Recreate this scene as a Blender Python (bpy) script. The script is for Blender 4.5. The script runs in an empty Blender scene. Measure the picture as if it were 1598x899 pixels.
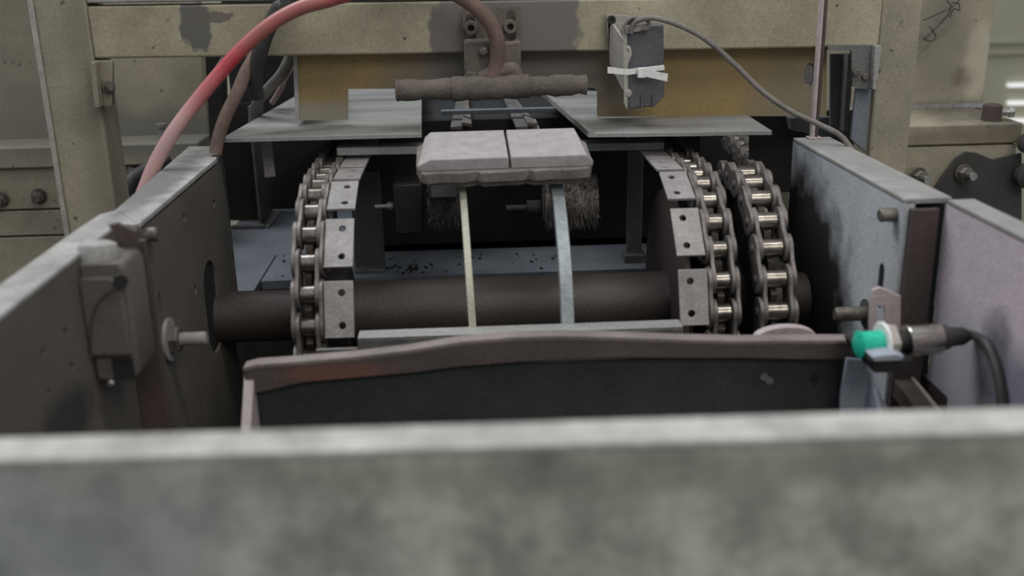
import bpy, math, random
from mathutils import Vector, Matrix, noise
from mathutils.geometry import tessellate_polygon
random.seed(7)
PI = math.pi
sc = bpy.context.scene
COL = sc.collection

# ------------------------------------------------------------------ camera
FPX, YAW, TH, RO = 1604.0, math.radians(2.35), math.radians(18), math.radians(1.2)
CAM = Vector((0, 0, 1.25))
_sy, _cy, _st, _ct = math.sin(YAW), math.cos(YAW), math.sin(TH), math.cos(TH)
FW = Vector((_sy*_ct, _cy*_ct, -_st)); _r0 = Vector((_cy, -_sy, 0)); _u0 = Vector((_sy*_st, _cy*_st, _ct))
RT = _r0*math.cos(RO) - _u0*math.sin(RO); UP = _u0*math.cos(RO) + _r0*math.sin(RO)
cd = bpy.data.cameras.new('camera'); cam = bpy.data.objects.new('camera', cd); COL.objects.link(cam)
cam.matrix_world = Matrix(((RT.x, UP.x, -FW.x, CAM.x), (RT.y, UP.y, -FW.y, CAM.y), (RT.z, UP.z, -FW.z, CAM.z), (0, 0, 0, 1)))
cd.sensor_width = 36; cd.lens = FPX*36/1598; cd.clip_start = 0.02
cd.dof.use_dof = True; cd.dof.focus_distance = 1.46; cd.dof.aperture_fstop = 3.3
sc.camera = cam

# ------------------------------------------------------------------ world, lights, exposure
w = bpy.data.worlds.new('world'); sc.world = w; w.use_nodes = True
w.node_tree.nodes['Background'].inputs[0].default_value = (0.86, 0.91, 1.0, 1)
w.node_tree.nodes['Background'].inputs[1].default_value = 0.36
sc.view_settings.view_transform = 'Standard'; sc.view_settings.look = 'None'
sc.view_settings.exposure = 0.22; sc.view_settings.gamma = 1.0

def area(name, loc, target, sx, sy, power, color):
    l = bpy.data.lights.new(name, 'AREA'); l.shape = 'RECTANGLE'; l.size = sx; l.size_y = sy; l.energy = power; l.color = color
    o = bpy.data.objects.new(name, l); COL.objects.link(o); o.location = loc
    o.rotation_euler = (Vector(target)-Vector(loc)).to_track_quat('-Z', 'Y').to_euler()
    return o
area('skylight_lamp', (-1.6, 2.3, 4.2), (0, 1.2, 0.9), 2.6, 1.6, 95, (0.93, 0.97, 1.0))
area('hall_lamp', (1.2, -2.2, 3.6), (0.1, 1.3, 0.9), 2.5, 1.5, 42, (1.0, 0.96, 0.88))
area('added_highlight_light', (0.55, 0.5, 3.0), (0.3, 1.0, 0.9), 1.3, 0.12, 14, (1.0, 0.98, 0.95))  # added strip light, gives the sensor barrel and rollers their highlights

# ------------------------------------------------------------------ helpers
def P(px, py, **k):
    """point of the place on the plane x=, y= or z= seen at this spot of the photograph"""
    d = FW + RT*((px-799)/FPX) - UP*((py-449.5)/FPX)
    ax, val = list(k.items())[0]; i = 'xyz'.index(ax)
    return CAM + d*((val-CAM[i])/d[i])

def lin(c):
    return tuple(((x/255)/12.92 if x/255 <= .04045 else (((x/255)+.055)/1.055)**2.4) for x in c) + (1,)

class MB:
    def __init__(s): s.v = []; s.f = []
    def add(s, vs, fs):
        n = len(s.v); s.v += [Vector(v) for v in vs]; s.f += [tuple(i+n for i in f) for f in fs]; return s
    def box(s, a, b):
        (x0, y0, z0), (x1, y1, z1) = a, b
        x0, x1 = sorted((x0, x1)); y0, y1 = sorted((y0, y1)); z0, z1 = sorted((z0, z1))
        return s.add([(x0,y0,z0),(x1,y0,z0),(x1,y1,z0),(x0,y1,z0),(x0,y0,z1),(x1,y0,z1),(x1,y1,z1),(x0,y1,z1)],
                     [(0,3,2,1),(4,5,6,7),(0,1,5,4),(1,2,6,5),(2,3,7,6),(3,0,4,7)])
    def prism(s, pts, vec, holes=()):
        loops = [[Vector(p) for p in pts]] + [[Vector(p) for p in h] for h in holes]
        vec = Vector(vec); flat = [p for l in loops for p in l]; n = len(flat)
        cen = sum(flat, Vector())/n; nn_ = Vector()
        for i in range(len(loops[0])):
            nn_ += (loops[0][i]-cen).cross(loops[0][(i+1) % len(loops[0])]-cen)
        e1_ = nn_.orthogonal().normalized(); e2_ = nn_.normalized().cross(e1_)
        tri = tessellate_polygon([[Vector(((p-cen).dot(e1_)*1000, (p-cen).dot(e2_)*1000, 0)) for p in l] for l in loops])
        fs = [tuple(t) for t in tri] + [tuple(i+n for i in reversed(t)) for t in tri]
        k = 0
        for l in loops:
            m = len(l)
            for i in range(m):
                a, b = k+i, k+(i+1) % m
                fs.append((a, b, b+n, a+n))
            k += m
        return s.add(flat+[p+vec for p in flat], fs)
    def cyl(s, a, b, r, r2=None, n=20, caps=True):
        a, b = Vector(a), Vector(b); r2 = r if r2 is None else r2
        return s.lathe(a, b-a, [(0, r), ((b-a).length, r2)], n, caps)
    def lathe(s, a, d, prof, n=20, caps=True, flat=0):
        a = Vector(a); d = Vector(d).normalized()
        e1 = d.orthogonal().normalized(); e2 = d.cross(e1)
        vs = []; fs = []
        for (t, r) in prof:
            for i in range(n):
                q = 2*PI*i/n+flat; vs.append(a+d*t+(e1*math.cos(q)+e2*math.sin(q))*r)
        for j in range(len(prof)-1):
            for i in range(n):
                k = (i+1) % n; fs.append((j*n+i, j*n+k, (j+1)*n+k, (j+1)*n+i))
        if caps:
            fs.append(tuple(reversed(range(n)))); m = (len(prof)-1)*n; fs.append(tuple(range(m, m+n)))
        return s.add(vs, fs)
    def tube(s, pts, r, n=12, smooth=6):
        pts = [Vector(p) for p in pts]
        if smooth:
            q = []
            for i in range(len(pts)-1):
                p0 = pts[max(i-1, 0)]; p1 = pts[i]; p2 = pts[i+1]; p3 = pts[min(i+2, len(pts)-1)]
                for k in range(smooth):
                    t = k/smooth
                    q.append(.5*((2*p1)+(p2-p0)*t+(2*p0-5*p1+4*p2-p3)*t*t+(3*p1-p0-3*p2+p3)*t**3))
            q.append(pts[-1]); pts = q
        vs = []; fs = []; e1 = None
        for i, p in enumerate(pts):
            d = (pts[min(i+1, len(pts)-1)]-pts[max(i-1, 0)]).normalized()
            e1 = d.orthogonal().normalized() if e1 is None else (e1-d*e1.dot(d)).normalized()
            e2 = d.cross(e1); rr = r(i/(len(pts)-1)) if callable(r) else r
            for k in range(n):
                a = 2*PI*k/n; vs.append(p+(e1*math.cos(a)+e2*math.sin(a))*rr)
        for j in range(len(pts)-1):
            for i in range(n):
                k = (i+1) % n; fs.append((j*n+i, j*n+k, (j+1)*n+k, (j+1)*n+i))
        fs.append(tuple(reversed(range(n)))); m = (len(pts)-1)*n; fs.append(tuple(range(m, m+n)))
        return s.add(vs, fs)
    def strip(s, rings):
        """rings: list of equal-length closed cross sections"""
        n = len(rings[0]); vs = [p for r in rings for p in r]; fs = []
        for j in range(len(rings)-1):
            for i in range(n):
                k = (i+1) % n; fs.append((j*n+i, j*n+k, (j+1)*n+k, (j+1)*n+i))
        fs.append(tuple(reversed(range(n)))); m = (len(rings)-1)*n; fs.append(tuple(range(m, m+n)))
        return s.add(vs, fs)

def link(o, parent=None):
    COL.objects.link(o)
    if parent is not None: o.parent = parent
    return o
WLOC = {}
def worldloc(o):
    v = Vector((0, 0, 0))
    while o is not None:
        v += o.location; o = o.parent
    return v
def obj(name, mb, mat, parent=None, bev=0, loc=None, local=False, label=None, ang=35):
    """one mesh object; coordinates are world ones unless local"""
    base = worldloc(parent) if parent is not None else Vector((0, 0, 0))
    if loc is None:
        loc = Vector((0, 0, 0))
        if parent is None:
            n = len(mb.v); loc = sum(mb.v, Vector())/n; loc.z = min(v.z for v in mb.v)
    loc = Vector(loc)
    me = bpy.data.meshes.new(name)
    off = Vector((0, 0, 0)) if local else base+loc
    me.from_pydata([v-off for v in mb.v], [], mb.f); me.update()
    import bmesh
    bm = bmesh.new(); bm.from_mesh(me); bmesh.ops.recalc_face_normals(bm, faces=bm.faces); bm.to_mesh(me); bm.free()
    for p in me.polygons: p.use_smooth = True
    me.set_sharp_from_angle(angle=math.radians(ang))
    me.materials.append(mat)
    o = bpy.data.objects.new(name, me); o.location = loc
    link(o, parent)
    if bev:
        b = o.modifiers.new('edge', 'BEVEL'); b.width = bev; b.segments = 2; b.limit_method = 'ANGLE'; b.angle_limit = math.radians(35)
        b.harden_normals = False
    if label: o['label'] = label
    return o
def tag(o, label, cat, group=None, kind=None):
    if label: o['label'] = label
    if cat: o['category'] = cat
    if group: o['group'] = group
    if kind: o['kind'] = kind
    return o
def thing(name, label, cat, loc=(0, 0, 0), rot=(0, 0, 0), group=None):
    o = bpy.data.objects.new(name, None); o.empty_display_size = .02; link(o); o.location = loc; o.rotation_euler = rot
    return tag(o, label, cat, group)
def inst(src, parent, loc, rot=(0, 0, 0)):
    c = src.copy(); c.location = loc; c.rotation_euler = rot; COL.objects.link(c); c.parent = parent; return c
def circ(c, r, ax, n=12, ph=0):
    """circle points around c, normal along axis 'x','y','z'"""
    c = Vector(c); out = []
    for i in range(n):
        a = 2*PI*i/n+ph; p, q = r*math.cos(a), r*math.sin(a)
        out.append(c+{'x': Vector((0, p, q)), 'y': Vector((p, 0, q)), 'z': Vector((p, q, 0))}[ax])
    return out
def slot_x(x, y, z0, z1, r, n=8):
    out = []
    for i in range(n+1):
        a = PI*i/n; out.append(Vector((x, y+r*math.cos(a), z1+r*math.sin(a))))
    for i in range(n+1):
        a = PI+PI*i/n; out.append(Vector((x, y+r*math.cos(a), z0+r*math.sin(a))))
    return out

# ------------------------------------------------------------------ materials
def mat(name, c1, c2=None, scale=14, rough=.75, metal=0, bump=.25, fine=260, stains_and_patches=(), speck=None, contrast=.5, streak=None):
    m = bpy.data.materials.new(name); m.use_nodes = True; nt = m.node_tree; N = nt.nodes; L = nt.links
    b = N['Principled BSDF']; c2 = c2 or tuple(x*.72 for x in c1)
    geo = N.new('ShaderNodeNewGeometry')
    pos = geo.outputs['Position']
    if streak:
        mp = N.new('ShaderNodeVectorMath'); mp.operation = 'MULTIPLY'; L.new(pos, mp.inputs[0]); mp.inputs[1].default_value = streak; src = mp.outputs[0]
    else: src = pos
    n1 = N.new('ShaderNodeTexNoise'); n1.inputs['Scale'].default_value = scale; n1.inputs['Detail'].default_value = 7; n1.inputs['Roughness'].default_value = .62
    L.new(src, n1.inputs['Vector'])
    r = N.new('ShaderNodeMapRange'); r.inputs[1].default_value = .5-contrast*.35; r.inputs[2].default_value = .5+contrast*.35
    L.new(n1.outputs[0], r.inputs[0])
    mx = N.new('ShaderNodeMix'); mx.data_type = 'RGBA'; mx.inputs[6].default_value = lin(c2); mx.inputs[7].default_value = lin(c1)
    L.new(r.outputs[0], mx.inputs[0]); cur = mx.outputs[2]
    n2 = N.new('ShaderNodeTexNoise'); n2.inputs['Scale'].default_value = fine; n2.inputs['Detail'].default_value = 3; L.new(pos, n2.inputs['Vector'])
    r2 = N.new('ShaderNodeMapRange'); r2.inputs[1].default_value = .3; r2.inputs[2].default_value = .7; r2.inputs[3].default_value = .84; r2.inputs[4].default_value = 1.1
    L.new(n2.outputs[0], r2.inputs[0])
    mu = N.new('ShaderNodeVectorMath'); mu.operation = 'SCALE'; L.new(cur, mu.inputs[0]); L.new(r2.outputs[0], mu.inputs['Scale']); cur = mu.outputs[0]
    if speck:
        n3 = N.new('ShaderNodeTexNoise'); n3.inputs['Scale'].default_value = speck[1]; n3.inputs['Detail'].default_value = 4; L.new(pos, n3.inputs['Vector'])
        r3 = N.new('ShaderNodeMapRange'); r3.inputs[1].default_value = speck[2]; r3.inputs[2].default_value = speck[2]+.04; L.new(n3.outputs[0], r3.inputs[0])
        mx = N.new('ShaderNodeMix'); mx.data_type = 'RGBA'; L.new(r3.outputs[0], mx.inputs[0]); L.new(cur, mx.inputs[6]); mx.inputs[7].default_value = lin(speck[0]); cur = mx.outputs[2]
    for st in stains_and_patches:
        cen, rad, colr, amt, soft = st[:5]; warp = st[5] if len(st) > 5 else .35
        s = N.new('ShaderNodeVectorMath'); s.operation = 'SUBTRACT'; L.new(pos, s.inputs[0]); s.inputs[1].default_value = cen
        dv = N.new('ShaderNodeVectorMath'); dv.operation = 'DIVIDE'; L.new(s.outputs[0], dv.inputs[0]); dv.inputs[1].default_value = rad
        ln = N.new('ShaderNodeVectorMath'); ln.operation = 'LENGTH'; L.new(dv.outputs[0], ln.inputs[0])
        nn = N.new('ShaderNodeTexNoise'); nn.inputs['Scale'].default_value = st[6] if len(st) > 6 else 40; nn.inputs['Detail'].default_value = 6; L.new(pos, nn.inputs['Vector'])
        ad = N.new('ShaderNodeMath'); ad.operation = 'MULTIPLY_ADD'; L.new(nn.outputs[0], ad.inputs[0]); ad.inputs[1].default_value = warp*2; L.new(ln.outputs['Value'], ad.inputs[2])
        mr = N.new('ShaderNodeMapRange'); mr.inputs[1].default_value = 1+warp-soft; mr.inputs[2].default_value = 1+warp+soft; mr.inputs[3].default_value = amt; mr.inputs[4].default_value = 0
        L.new(ad.outputs[0], mr.inputs[0])
        mx = N.new('ShaderNodeMix'); mx.data_type = 'RGBA'; L.new(mr.outputs[0], mx.inputs[0]); L.new(cur, mx.inputs[6]); mx.inputs[7].default_value = lin(colr); cur = mx.outputs[2]
    L.new(cur, b.inputs['Base Color'])
    b.inputs['Roughness'].default_value = rough; b.inputs['Metallic'].default_value = metal
    if bump:
        bp = N.new('ShaderNodeBump'); bp.inputs['Strength'].default_value = bump; bp.inputs['Distance'].default_value = .002
        L.new(n2.outputs[0], bp.inputs['Height']); L.new(bp.outputs[0], b.inputs['Normal'])
    return m
BEIGE = (166, 158, 136)
M = {}
M['front'] = mat('front_plate_dusty_steel', (192, 192, 179), (112, 112, 103), 22, .8, contrast=.65, fine=90,
                 stains_and_patches=[((-.28, .5, .93), (.16, .1, .07), (128, 132, 140), .6, .5, .4, 20), ((.15, .49, .985), (.28, .1, .012), (110, 106, 98), .5, .5, .4, 30)])
M['side_l'] = mat('left_side_steel', (98, 93, 87), (80, 76, 71), 7, .75, contrast=.6,
                  stains_and_patches=[(tuple(P(105, 668, x=-.354)), (.05, .06, .03), (46, 44, 42), .85, .3, .4, 30)])
M['side_top'] = mat('pale_settled_dust', (172, 170, 167), (118, 116, 113), 26, .9, contrast=.7,
                    stains_and_patches=[((-.365, 1.22, 1.0), (.022, .17, .1), (96, 94, 94), .8, .3, .6, 40), ((.48, 1.25, 1.0), (.03, .22, .1), (122, 120, 118), .7, .4, .6, 30), ((.51, .95, 1.0), (.03, .2, .1), (124, 122, 120), .7, .4, .6, 30)])
M['side_r'] = mat('right_side_pinkish_steel', (202, 184, 190), (176, 166, 174), 6, .7, contrast=.6,
                  stains_and_patches=[(tuple(P(1500, 600, x=.494)), (.08, .12, .07), (146, 148, 154), .8, .4, .4, 22), (tuple(P(1552, 575, x=.494)), (.08, .028, .05), (84, 80, 90), .85, .35, .5, 30), (tuple(P(1592, 620, x=.494)), (.08, .03, .04), (98, 98, 112), .8, .35, .5, 30)])
M['side_r_far'] = mat('right_far_steel_dark_patch', (192, 194, 197), (152, 155, 159), 8, .6, contrast=.6, streak=(1, 1, .4),
                  stains_and_patches=[((.45, 1.36, .80), (.1, .21, .165), (26, 24, 23), (.96), .16, .3, 24)])  # one ragged near-black patch low on the far half
M['beige'] = mat('beige_machine_paint', BEIGE, (122, 116, 102), 9, .62, contrast=.8, speck=((88, 82, 72), 75, .69), bump=.15,
                 stains_and_patches=[(tuple(P(1505, 120, y=1.9)), (.025, .3, .02), (92, 80, 62), .8, .3, .7, 40), (tuple(P(1528, 95, y=1.9)), (.03, .3, .07), (190, 184, 164), .6, .3, .7, 30),
                         (tuple(P(1470, 60, y=1.9)), (.05, .3, .12), (116, 110, 96), .6, .5, .6, 14), (tuple(P(1490, 178, y=1.9)), (.11, .3, .025), (84, 78, 66), .8, .4, .6, 30),
                         (tuple(P(170, 205, y=1.85)), (.4, .25, .035), (118, 116, 108), .8, .4, .4, 18), (tuple(P(165, 210, y=1.47)), (.03, .05, .22), (112, 106, 90), .6, .5, .5, 16),
                         (tuple(P(30, 180, y=1.85)), (.12, .3, .08), (120, 116, 104), .6, .5, .5, 14), (tuple(P(1520, 215, y=1.7)), (.16, .1, .012), (110, 100, 80), .6, .4, .6, 40)])
bl = P(735, 45, y=1.45)
M['beam'] = mat('flaking_beam_paint', (178, 170, 146), (130, 122, 102), 12, .6, contrast=.75, bump=.15, speck=((84, 76, 62), 60, .70),
                stains_and_patches=[(tuple(P(790, 50, y=1.45)), (.105, .3, .09), (104, 100, 94), .95, .03, .22, 34),
                        (tuple(P(300, 42, y=1.45)), (.022, .3, .035), (88, 86, 84), .95, .06, .5, 60),
                        (tuple(P(322, 28, y=1.45)), (.03, .3, .007), (96, 90, 80), .9, .1, .8, 90)])
M['yellow'] = mat('ochre_guard_paint_dusty', (146, 122, 74), (122, 106, 72), 12, .6, contrast=.6, bump=.1,
                stains_and_patches=[(tuple(P(800, 130, y=1.5)), (.17, .3, .075), (112, 107, 100), .93, .35, .3, 12),
                        (tuple(P(500, 185, y=1.5)), (.14, .3, .022), (134, 130, 116), .9, .4, .3, 14),
                        (tuple(P(1240, 160, y=1.5)), (.06, .3, .06), (128, 122, 104), .7, .5, .3, 14)])
M['sheet'] = mat('dusty_cover_sheet', (164, 164, 161), (112, 112, 110), 8, .55, .15, contrast=.8, streak=(.4, 2.2, 1))
M['steel'] = mat('grey_steel', (128, 127, 125), (96, 94, 92), 30, .5, .45, contrast=.7)
M['link'] = mat('chain_link_steel', (124, 118, 114), (88, 82, 78), 45, .5, .4, contrast=.7)
M['roller'] = mat('greased_chain_roller', (152, 146, 138), (108, 102, 94), 60, .24, .85, bump=.05)
M['lug'] = mat('lug_plate_steel', (156, 152, 150), (128, 124, 122), 30, .6, .2, contrast=.6)
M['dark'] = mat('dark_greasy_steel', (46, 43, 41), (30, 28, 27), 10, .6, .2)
M['black'] = mat('shade_and_crumb_black', (30, 30, 31), (20, 20, 21), 8, .8)  # near-black painted into unlit recesses and the interior; also colours the crumbs
M['shaft'] = mat('brown_rusty_shaft', (76, 67, 62), (54, 48, 45), 12, .55, .2, streak=(.5, 1, 1), contrast=.8)
M['brown'] = mat('brown_rusted_steel', (86, 72, 67), (60, 52, 49), 14, .7, .1, contrast=.8, streak=(1, 1, .4))
M['pad'] = mat('friction_material', (168, 162, 161), (150, 144, 143), 60, .95, bump=.5, fine=700)
M['backing'] = mat('dusty_backing_plate', (138, 130, 124), (96, 88, 82), 50, .8, .1, contrast=.8, speck=((120, 84, 80), 60, .66))
M['guide'] = mat('pale_guide_strip', (186, 184, 166), (160, 160, 146), 30, .55, .1)
M['guide2'] = mat('grey_guide_strip', (160, 168, 170), (130, 136, 138), 30, .5, .2)
M['bed'] = mat('blue_grey_bed_plate', (122, 128, 136), (92, 97, 103), 9, .7, contrast=.8, speck=((48, 50, 52), 55, .68))
M['lip'] = mat('worn_chute_lip', (94, 84, 79), (64, 57, 54), 12, .6, .1, contrast=.8, streak=(.6, 1, 1),
               stains_and_patches=[((-.14, .97, .85), (.05, .1, .012), (122, 78, 68), .6, .3)])
M['lipedge'] = mat('pale_lip_edge', (134, 124, 119), (96, 88, 84), 14, .7, contrast=.6)
M['lipside'] = mat('pale_chute_edge', (176, 166, 162), (146, 136, 132), 18, .7, contrast=.7)
M['chute'] = mat('dark_chute_steel', (64, 66, 70), (46, 47, 50), 8, .55, .2)
M['chute_side'] = mat('pale_blue_chute_side', (156, 164, 176), (128, 132, 140), 14, .6, contrast=.8)
M['red'] = mat('red_hose_rubber_dusty', (178, 40, 54), (158, 62, 68), 26, .45, bump=.05,
               stains_and_patches=[(tuple(P(232, 280, y=1.2)), (.07, .5, .105), (170, 142, 138), .92, .5, .3, 30),
                       (tuple(P(455, 30, y=1.35)), (.11, .5, .04), (146, 92, 86), .85, .5, .4, 30)])
M['dust_side'] = mat('hose_dust', (178, 160, 156), (160, 130, 128), 30, .9)
M['rubber'] = mat('black_hose_rubber', (58, 56, 55), (40, 39, 38), 30, .6,)
M['brownhose'] = mat('brown_dusty_hose', (124, 102, 90), (94, 79, 71), 30, .7)
M['greyhose'] = mat('grey_dusty_hose', (128, 122, 116), (100, 96, 92), 30, .7)
M['spray'] = mat('thick_grey_brown_dust', (116, 107, 98), (80, 73, 67), 28, .95, contrast=.8, bump=.6)
M['boxgrey'] = mat('charcoal_plastic', (92, 93, 96), (72, 73, 76), 24, .6, contrast=.7)
M['bracket'] = mat('dusty_zinc_bracket', (178, 174, 166), (140, 134, 126), 34, .7, .1, contrast=.8)
M['white'] = mat('white_nylon', (232, 230, 226), (220, 218, 214), 40, .4, bump=.05)
M['teal'] = mat('teal_sensor_cap', (38, 190, 160), (34, 178, 150), 60, .35, bump=.03)
M['chrome'] = mat('nickel_sensor_barrel', (200, 196, 186), (170, 166, 156), 40, .2, 1.0, bump=.03)
M['bolt'] = mat('dull_bolt_steel', (120, 114, 106), (84, 78, 72), 60, .5, .5)
M['shiny'] = mat('bright_bolt_end', (200, 200, 198), (150, 150, 148), 90, .3, .8)
M['slat_light'] = mat('lit_window_slit', (235, 235, 232), (230, 230, 228), 4, .6, bump=0)
bs = M['slat_light'].node_tree.nodes['Principled BSDF']; bs.inputs['Emission Color'].default_value = (1, 1, 1, 1); bs.inputs['Emission Strength'].default_value = .45
M['wall'] = mat('hall_wall_paint', (170, 168, 146), (162, 160, 140), 2, .8, bump=.05)
M['floor'] = mat('concrete_floor', (120, 118, 112), (90, 88, 84), 3, .8)
M['pink'] = mat('pale_pink_guard', (178, 164, 164), (160, 148, 148), 16, .7)
M['bristle'] = mat('brush_bristle', (112, 107, 101), (84, 79, 74), 60, .8)
M['cabinet_dark'] = mat('dark_gusset_steel', (62, 60, 56), (46, 45, 42), 10, .6)

# ------------------------------------------------------------------ setting
o = obj('floor', MB().box((-5, -3, -.1), (5, 4.6, 0)), M['floor']); o['kind'] = 'structure'
o = obj('wall_back', MB().box((-5, 4.0, 0), (5, 4.15, 3.2)), M['wall']); o['kind'] = 'structure'
for i, (va, vb, mt) in enumerate(((63, 66, 'wall'), (80, 83, 'wall'))):
    z = P(1590, (va+vb)/2, y=4).z
    o = obj('trim_%d' % (i+1), MB().box((1.2, 3.985, z-.006), (5, 4.0, z+.006)), M[mt]); o['kind'] = 'structure'
for i, v in enumerate((133, 161, 189)):
    z = P(1590, v, y=3.98).z
    o = obj('trim_%d' % (i+3), MB().box((P(1577 if i < 2 else 1570, v, y=3.97).x, 3.97, z-.007), (3.4, 4.0, z+.007)), M['slat_light']); o['kind'] = 'structure'

# ------------------------------------------------------------------ bolts
def hexbolt(parent, p, d, r, h, mt='bolt', washer=1.6, shank=0, shank_r=None, name='bolt'):
    p = Vector(p); d = Vector(d).normalized(); mb = MB()
    if washer: mb.lathe(p, d, [(0, r*washer), (h*.2, r*washer)], 20)
    mb.lathe(p+d*h*.2, d, [(0, r), (h*.8, r), (h, r*.88)], 6)
    if shank: mb.lathe(p+d*h, d, [(0, (shank_r or r*.55)), (shank*.93, (shank_r or r*.55)), (shank, (shank_r or r*.55)*.85)], 16)
    return obj(name, mb, M[mt], parent, bev=.0004)

# ------------------------------------------------------------------ foreground plate
t = thing('front_plate', 'wide mottled grey steel wall across the whole foreground, its pale top edge blurred', 'machine panel', (0.03, .5, 0))
yL, yR = .4906, .4769
obj('face_plate', MB().prism([(-1.0, .516, 0), (1.1, .463, 0), (1.1, .463, 1.0), (-1.0, .516, 1.0)], (0, .008, 0)), M['front'], t)
M['front_top'] = mat('front_plate_pale_edge', (188, 186, 180), (132, 130, 124), 20, .85, contrast=.5)
obj('top_flange', MB().prism([(-1.0, .514, 1.0), (1.1, .461, 1.0), (1.1, .495, 1.0), (-1.0, .538, 1.0)], (0, 0, .004)), M['front_top'], t, bev=.001)

# ------------------------------------------------------------------ side plates
def sideplate(name, label, x0, x1, ya, yb, mt, z=1.0, holes=(), topx=None):
    """x0: inner face, x1: outer edge of the top"""
    s = 1 if x1 > x0 else -1
    t = thing(name, label, 'side plate', ((x0+x1)/2, (ya+yb)/2, 0))
    obj('web', MB().prism([(x0, ya, 0), (x0, yb, 0), (x0, yb, z-.004), (x0, ya, z-.004)], (s*.012, 0, 0), holes), M[mt], t)
    obj('top_flange', MB().box((x0, ya, z-.006), (topx or x1, yb, z)), M['side_top'], t, bev=.001)
    obj('outer_web', MB().box((x1-s*.006, ya+.002, z-.12), (x1, yb-.002, z-.006)), M[mt], t)
    return t
# left near
pts = [P(u, v, x=-.354) for u, v in ((102, 518), (68, 550), (112, 572), (77, 612))]
hl = [circ((-.354, p.y, p.z), .004, 'x', 10) for p in pts]
tn = sideplate('side_plate', 'dark grey left side plate nearest the front, with the cast housing on it', -.354, -.388, .53, 1.02, 'side_l', holes=hl)
obj('top_tongue', MB().prism([(-.354, 1.0195, .9995), (-.334, 1.016, .9995), (-.334, 1.02, .9995), (-.375, 1.083, .9995), (-.386, 1.065, .9995), (-.388, 1.0195, .9995)], (0, 0, -.006)), M['side_top'], tn)
obj('joint_flange', MB().box((-.354, 1.008, .55), (-.325, 1.016, .985)), M['brown'], tn, bev=.001)
# left far
xl = -.332
hl = [circ((xl, p.y, p.z), .006, 'x', 12) for p in (P(287, 340, x=xl), P(305, 452, x=xl), P(334, 318, x=xl), P(272, 672, x=xl))]
ps = P(250, 475, x=xl); hl.append(slot_x(xl, ps.y, ps.z-.05, ps.z+.008, .0055))
hl.append(slot_x(xl, 1.262, .80, .855, .034))
tf = thing('side_plate', 'dark grey left side plate behind the cast housing, pierced by the shaft', 'side plate', (-.35, 1.24, 0))
FE = (-.3455, 1.462)                       # far end of the inner face
FB = (1.43-1.02)/(FE[1]-1.02)
web = [Vector((xl, 1.02, 0)), Vector((xl, 1.36, 0)), Vector((xl, 1.36, .995)), Vector((xl, 1.02, .995))]
obj('web', MB().prism(web, (-.012, 0, 0), hl), M['side_l'], tf)
obj('web_end', MB().prism([(xl, 1.36, 0), (FE[0], FE[1], 0), (FE[0], FE[1], .995), (xl, 1.36, .995)], (-.012, 0, 0)), M['side_l'], tf)
obj('top_flange', MB().prism([(xl, 1.018, 1.0), (xl, 1.36, 1.0), (FE[0], FE[1], 1.0), (-.394, 1.469, 1.0), (-.376, 1.085, 1.0)], (0, 0, -.008)), M['side_top'], tf, bev=.001)
obj('end_block', MB().prism([(xl-.014, 1.04, .991), (-.378, 1.083, .991), (-.378, 1.083, .972), (xl-.014, 1.04, .972)], (0, .06, 0)), M['pink'], tf, bev=.001)
obj('slot_shade_insert', MB().box((xl-.0122, 1.229, .77), (xl-.003, 1.295, .9)), M['black'], tf)  # black insert paints the slot as dark as deep shade
obj('slot_blackout_box', MB().box((xl-.062, 1.19, .72), (xl-.0125, 1.34, .94)), M['black'], tf)  # added dark box, keeps the slot black from behind
p = P(262, 530, x=xl)
mb = MB(); mb.lathe(p, (1, 0, 0), [(0, .024), (.004, .024)], 28); obj('washer', mb, M['lug'], tf, bev=.0006)
mb = MB(); mb.lathe(p+Vector((.004, 0, 0)), (1, 0, 0), [(0, .016), (.008, .016), (.01, .013)], 6); obj('nut', mb, M['bolt'], tf, bev=.0006)
mb = MB(); mb.lathe(p+Vector((.01, 0, 0)), (1, 0, 0), [(0, .0075), (.03, .0075), (.032, .006)], 18); obj('stud', mb, M['lug'], tf)
p = P(228, 366, x=xl); mb = MB(); mb.lathe(p, (1, 0, 0), [(0, .0075), (.010, .0075), (.012, .006)], 16); obj('stud', mb, M['bolt'], tf)
# right far
xr = .452
hl = []
ps = P(1375, 432, x=xr); hl.append(slot_x(xr, ps.y, ps.z-.03, ps.z+.008, .0075))
tr_ps = ps
tr = sideplate('side_plate', 'blue grey right side plate with a ragged black patch beside the chains', xr, .503, 1.024, 1.40, 'side_r_far', holes=hl)
obj('slot_shade_insert', MB().prism(slot_x(xr+.0012, ps.y, ps.z-.03, ps.z+.008, .0074), (.010, 0, 0)), M['black'], tr)  # black insert standing in for the shade inside the slot
obj('slot_shade_back', MB().box((xr+.0125, ps.y-.010, ps.z-.05), (xr+.018, ps.y+.012, ps.z+.03)), M['black'], tr)  # added black sheet, darkens the slot from behind
obj('end_flange', MB().prism([(xr, 1.016, .55), (.487, 1.016, .55), (.487, 1.016, .99), (xr+.006, 1.016, .99)], (0, .008, 0)), M['brown'], tr, bev=.001, label='brown rusted upright flange')
obj('gap_shade_strip', MB().box((.484, 1.0265, 0), (.4985, 1.032, .99)), M['black'], tr)  # added black strip, paints the open gap as shade
p = P(1398, 335, x=xr); mb = MB(); mb.lathe(p, (-1, 0, 0), [(0, .0075), (.016, .0075), (.018, .006)], 16); obj('stud', mb, M['bolt'], tr)
p = P(1352, 489, x=xr)
mb = MB(); mb.lathe(p, (-1, 0, 0), [(0, .0085), (.034, .0085), (.037, .0065)], 18); obj('stud', mb, M['bolt'], tr)
mb = MB(); mb.lathe(p+Vector((.002, 0, 0)), (-1, 0, 0), [(0, .017), (.004, .017)], 24); obj('washer', mb, M['steel'], tr)
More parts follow.
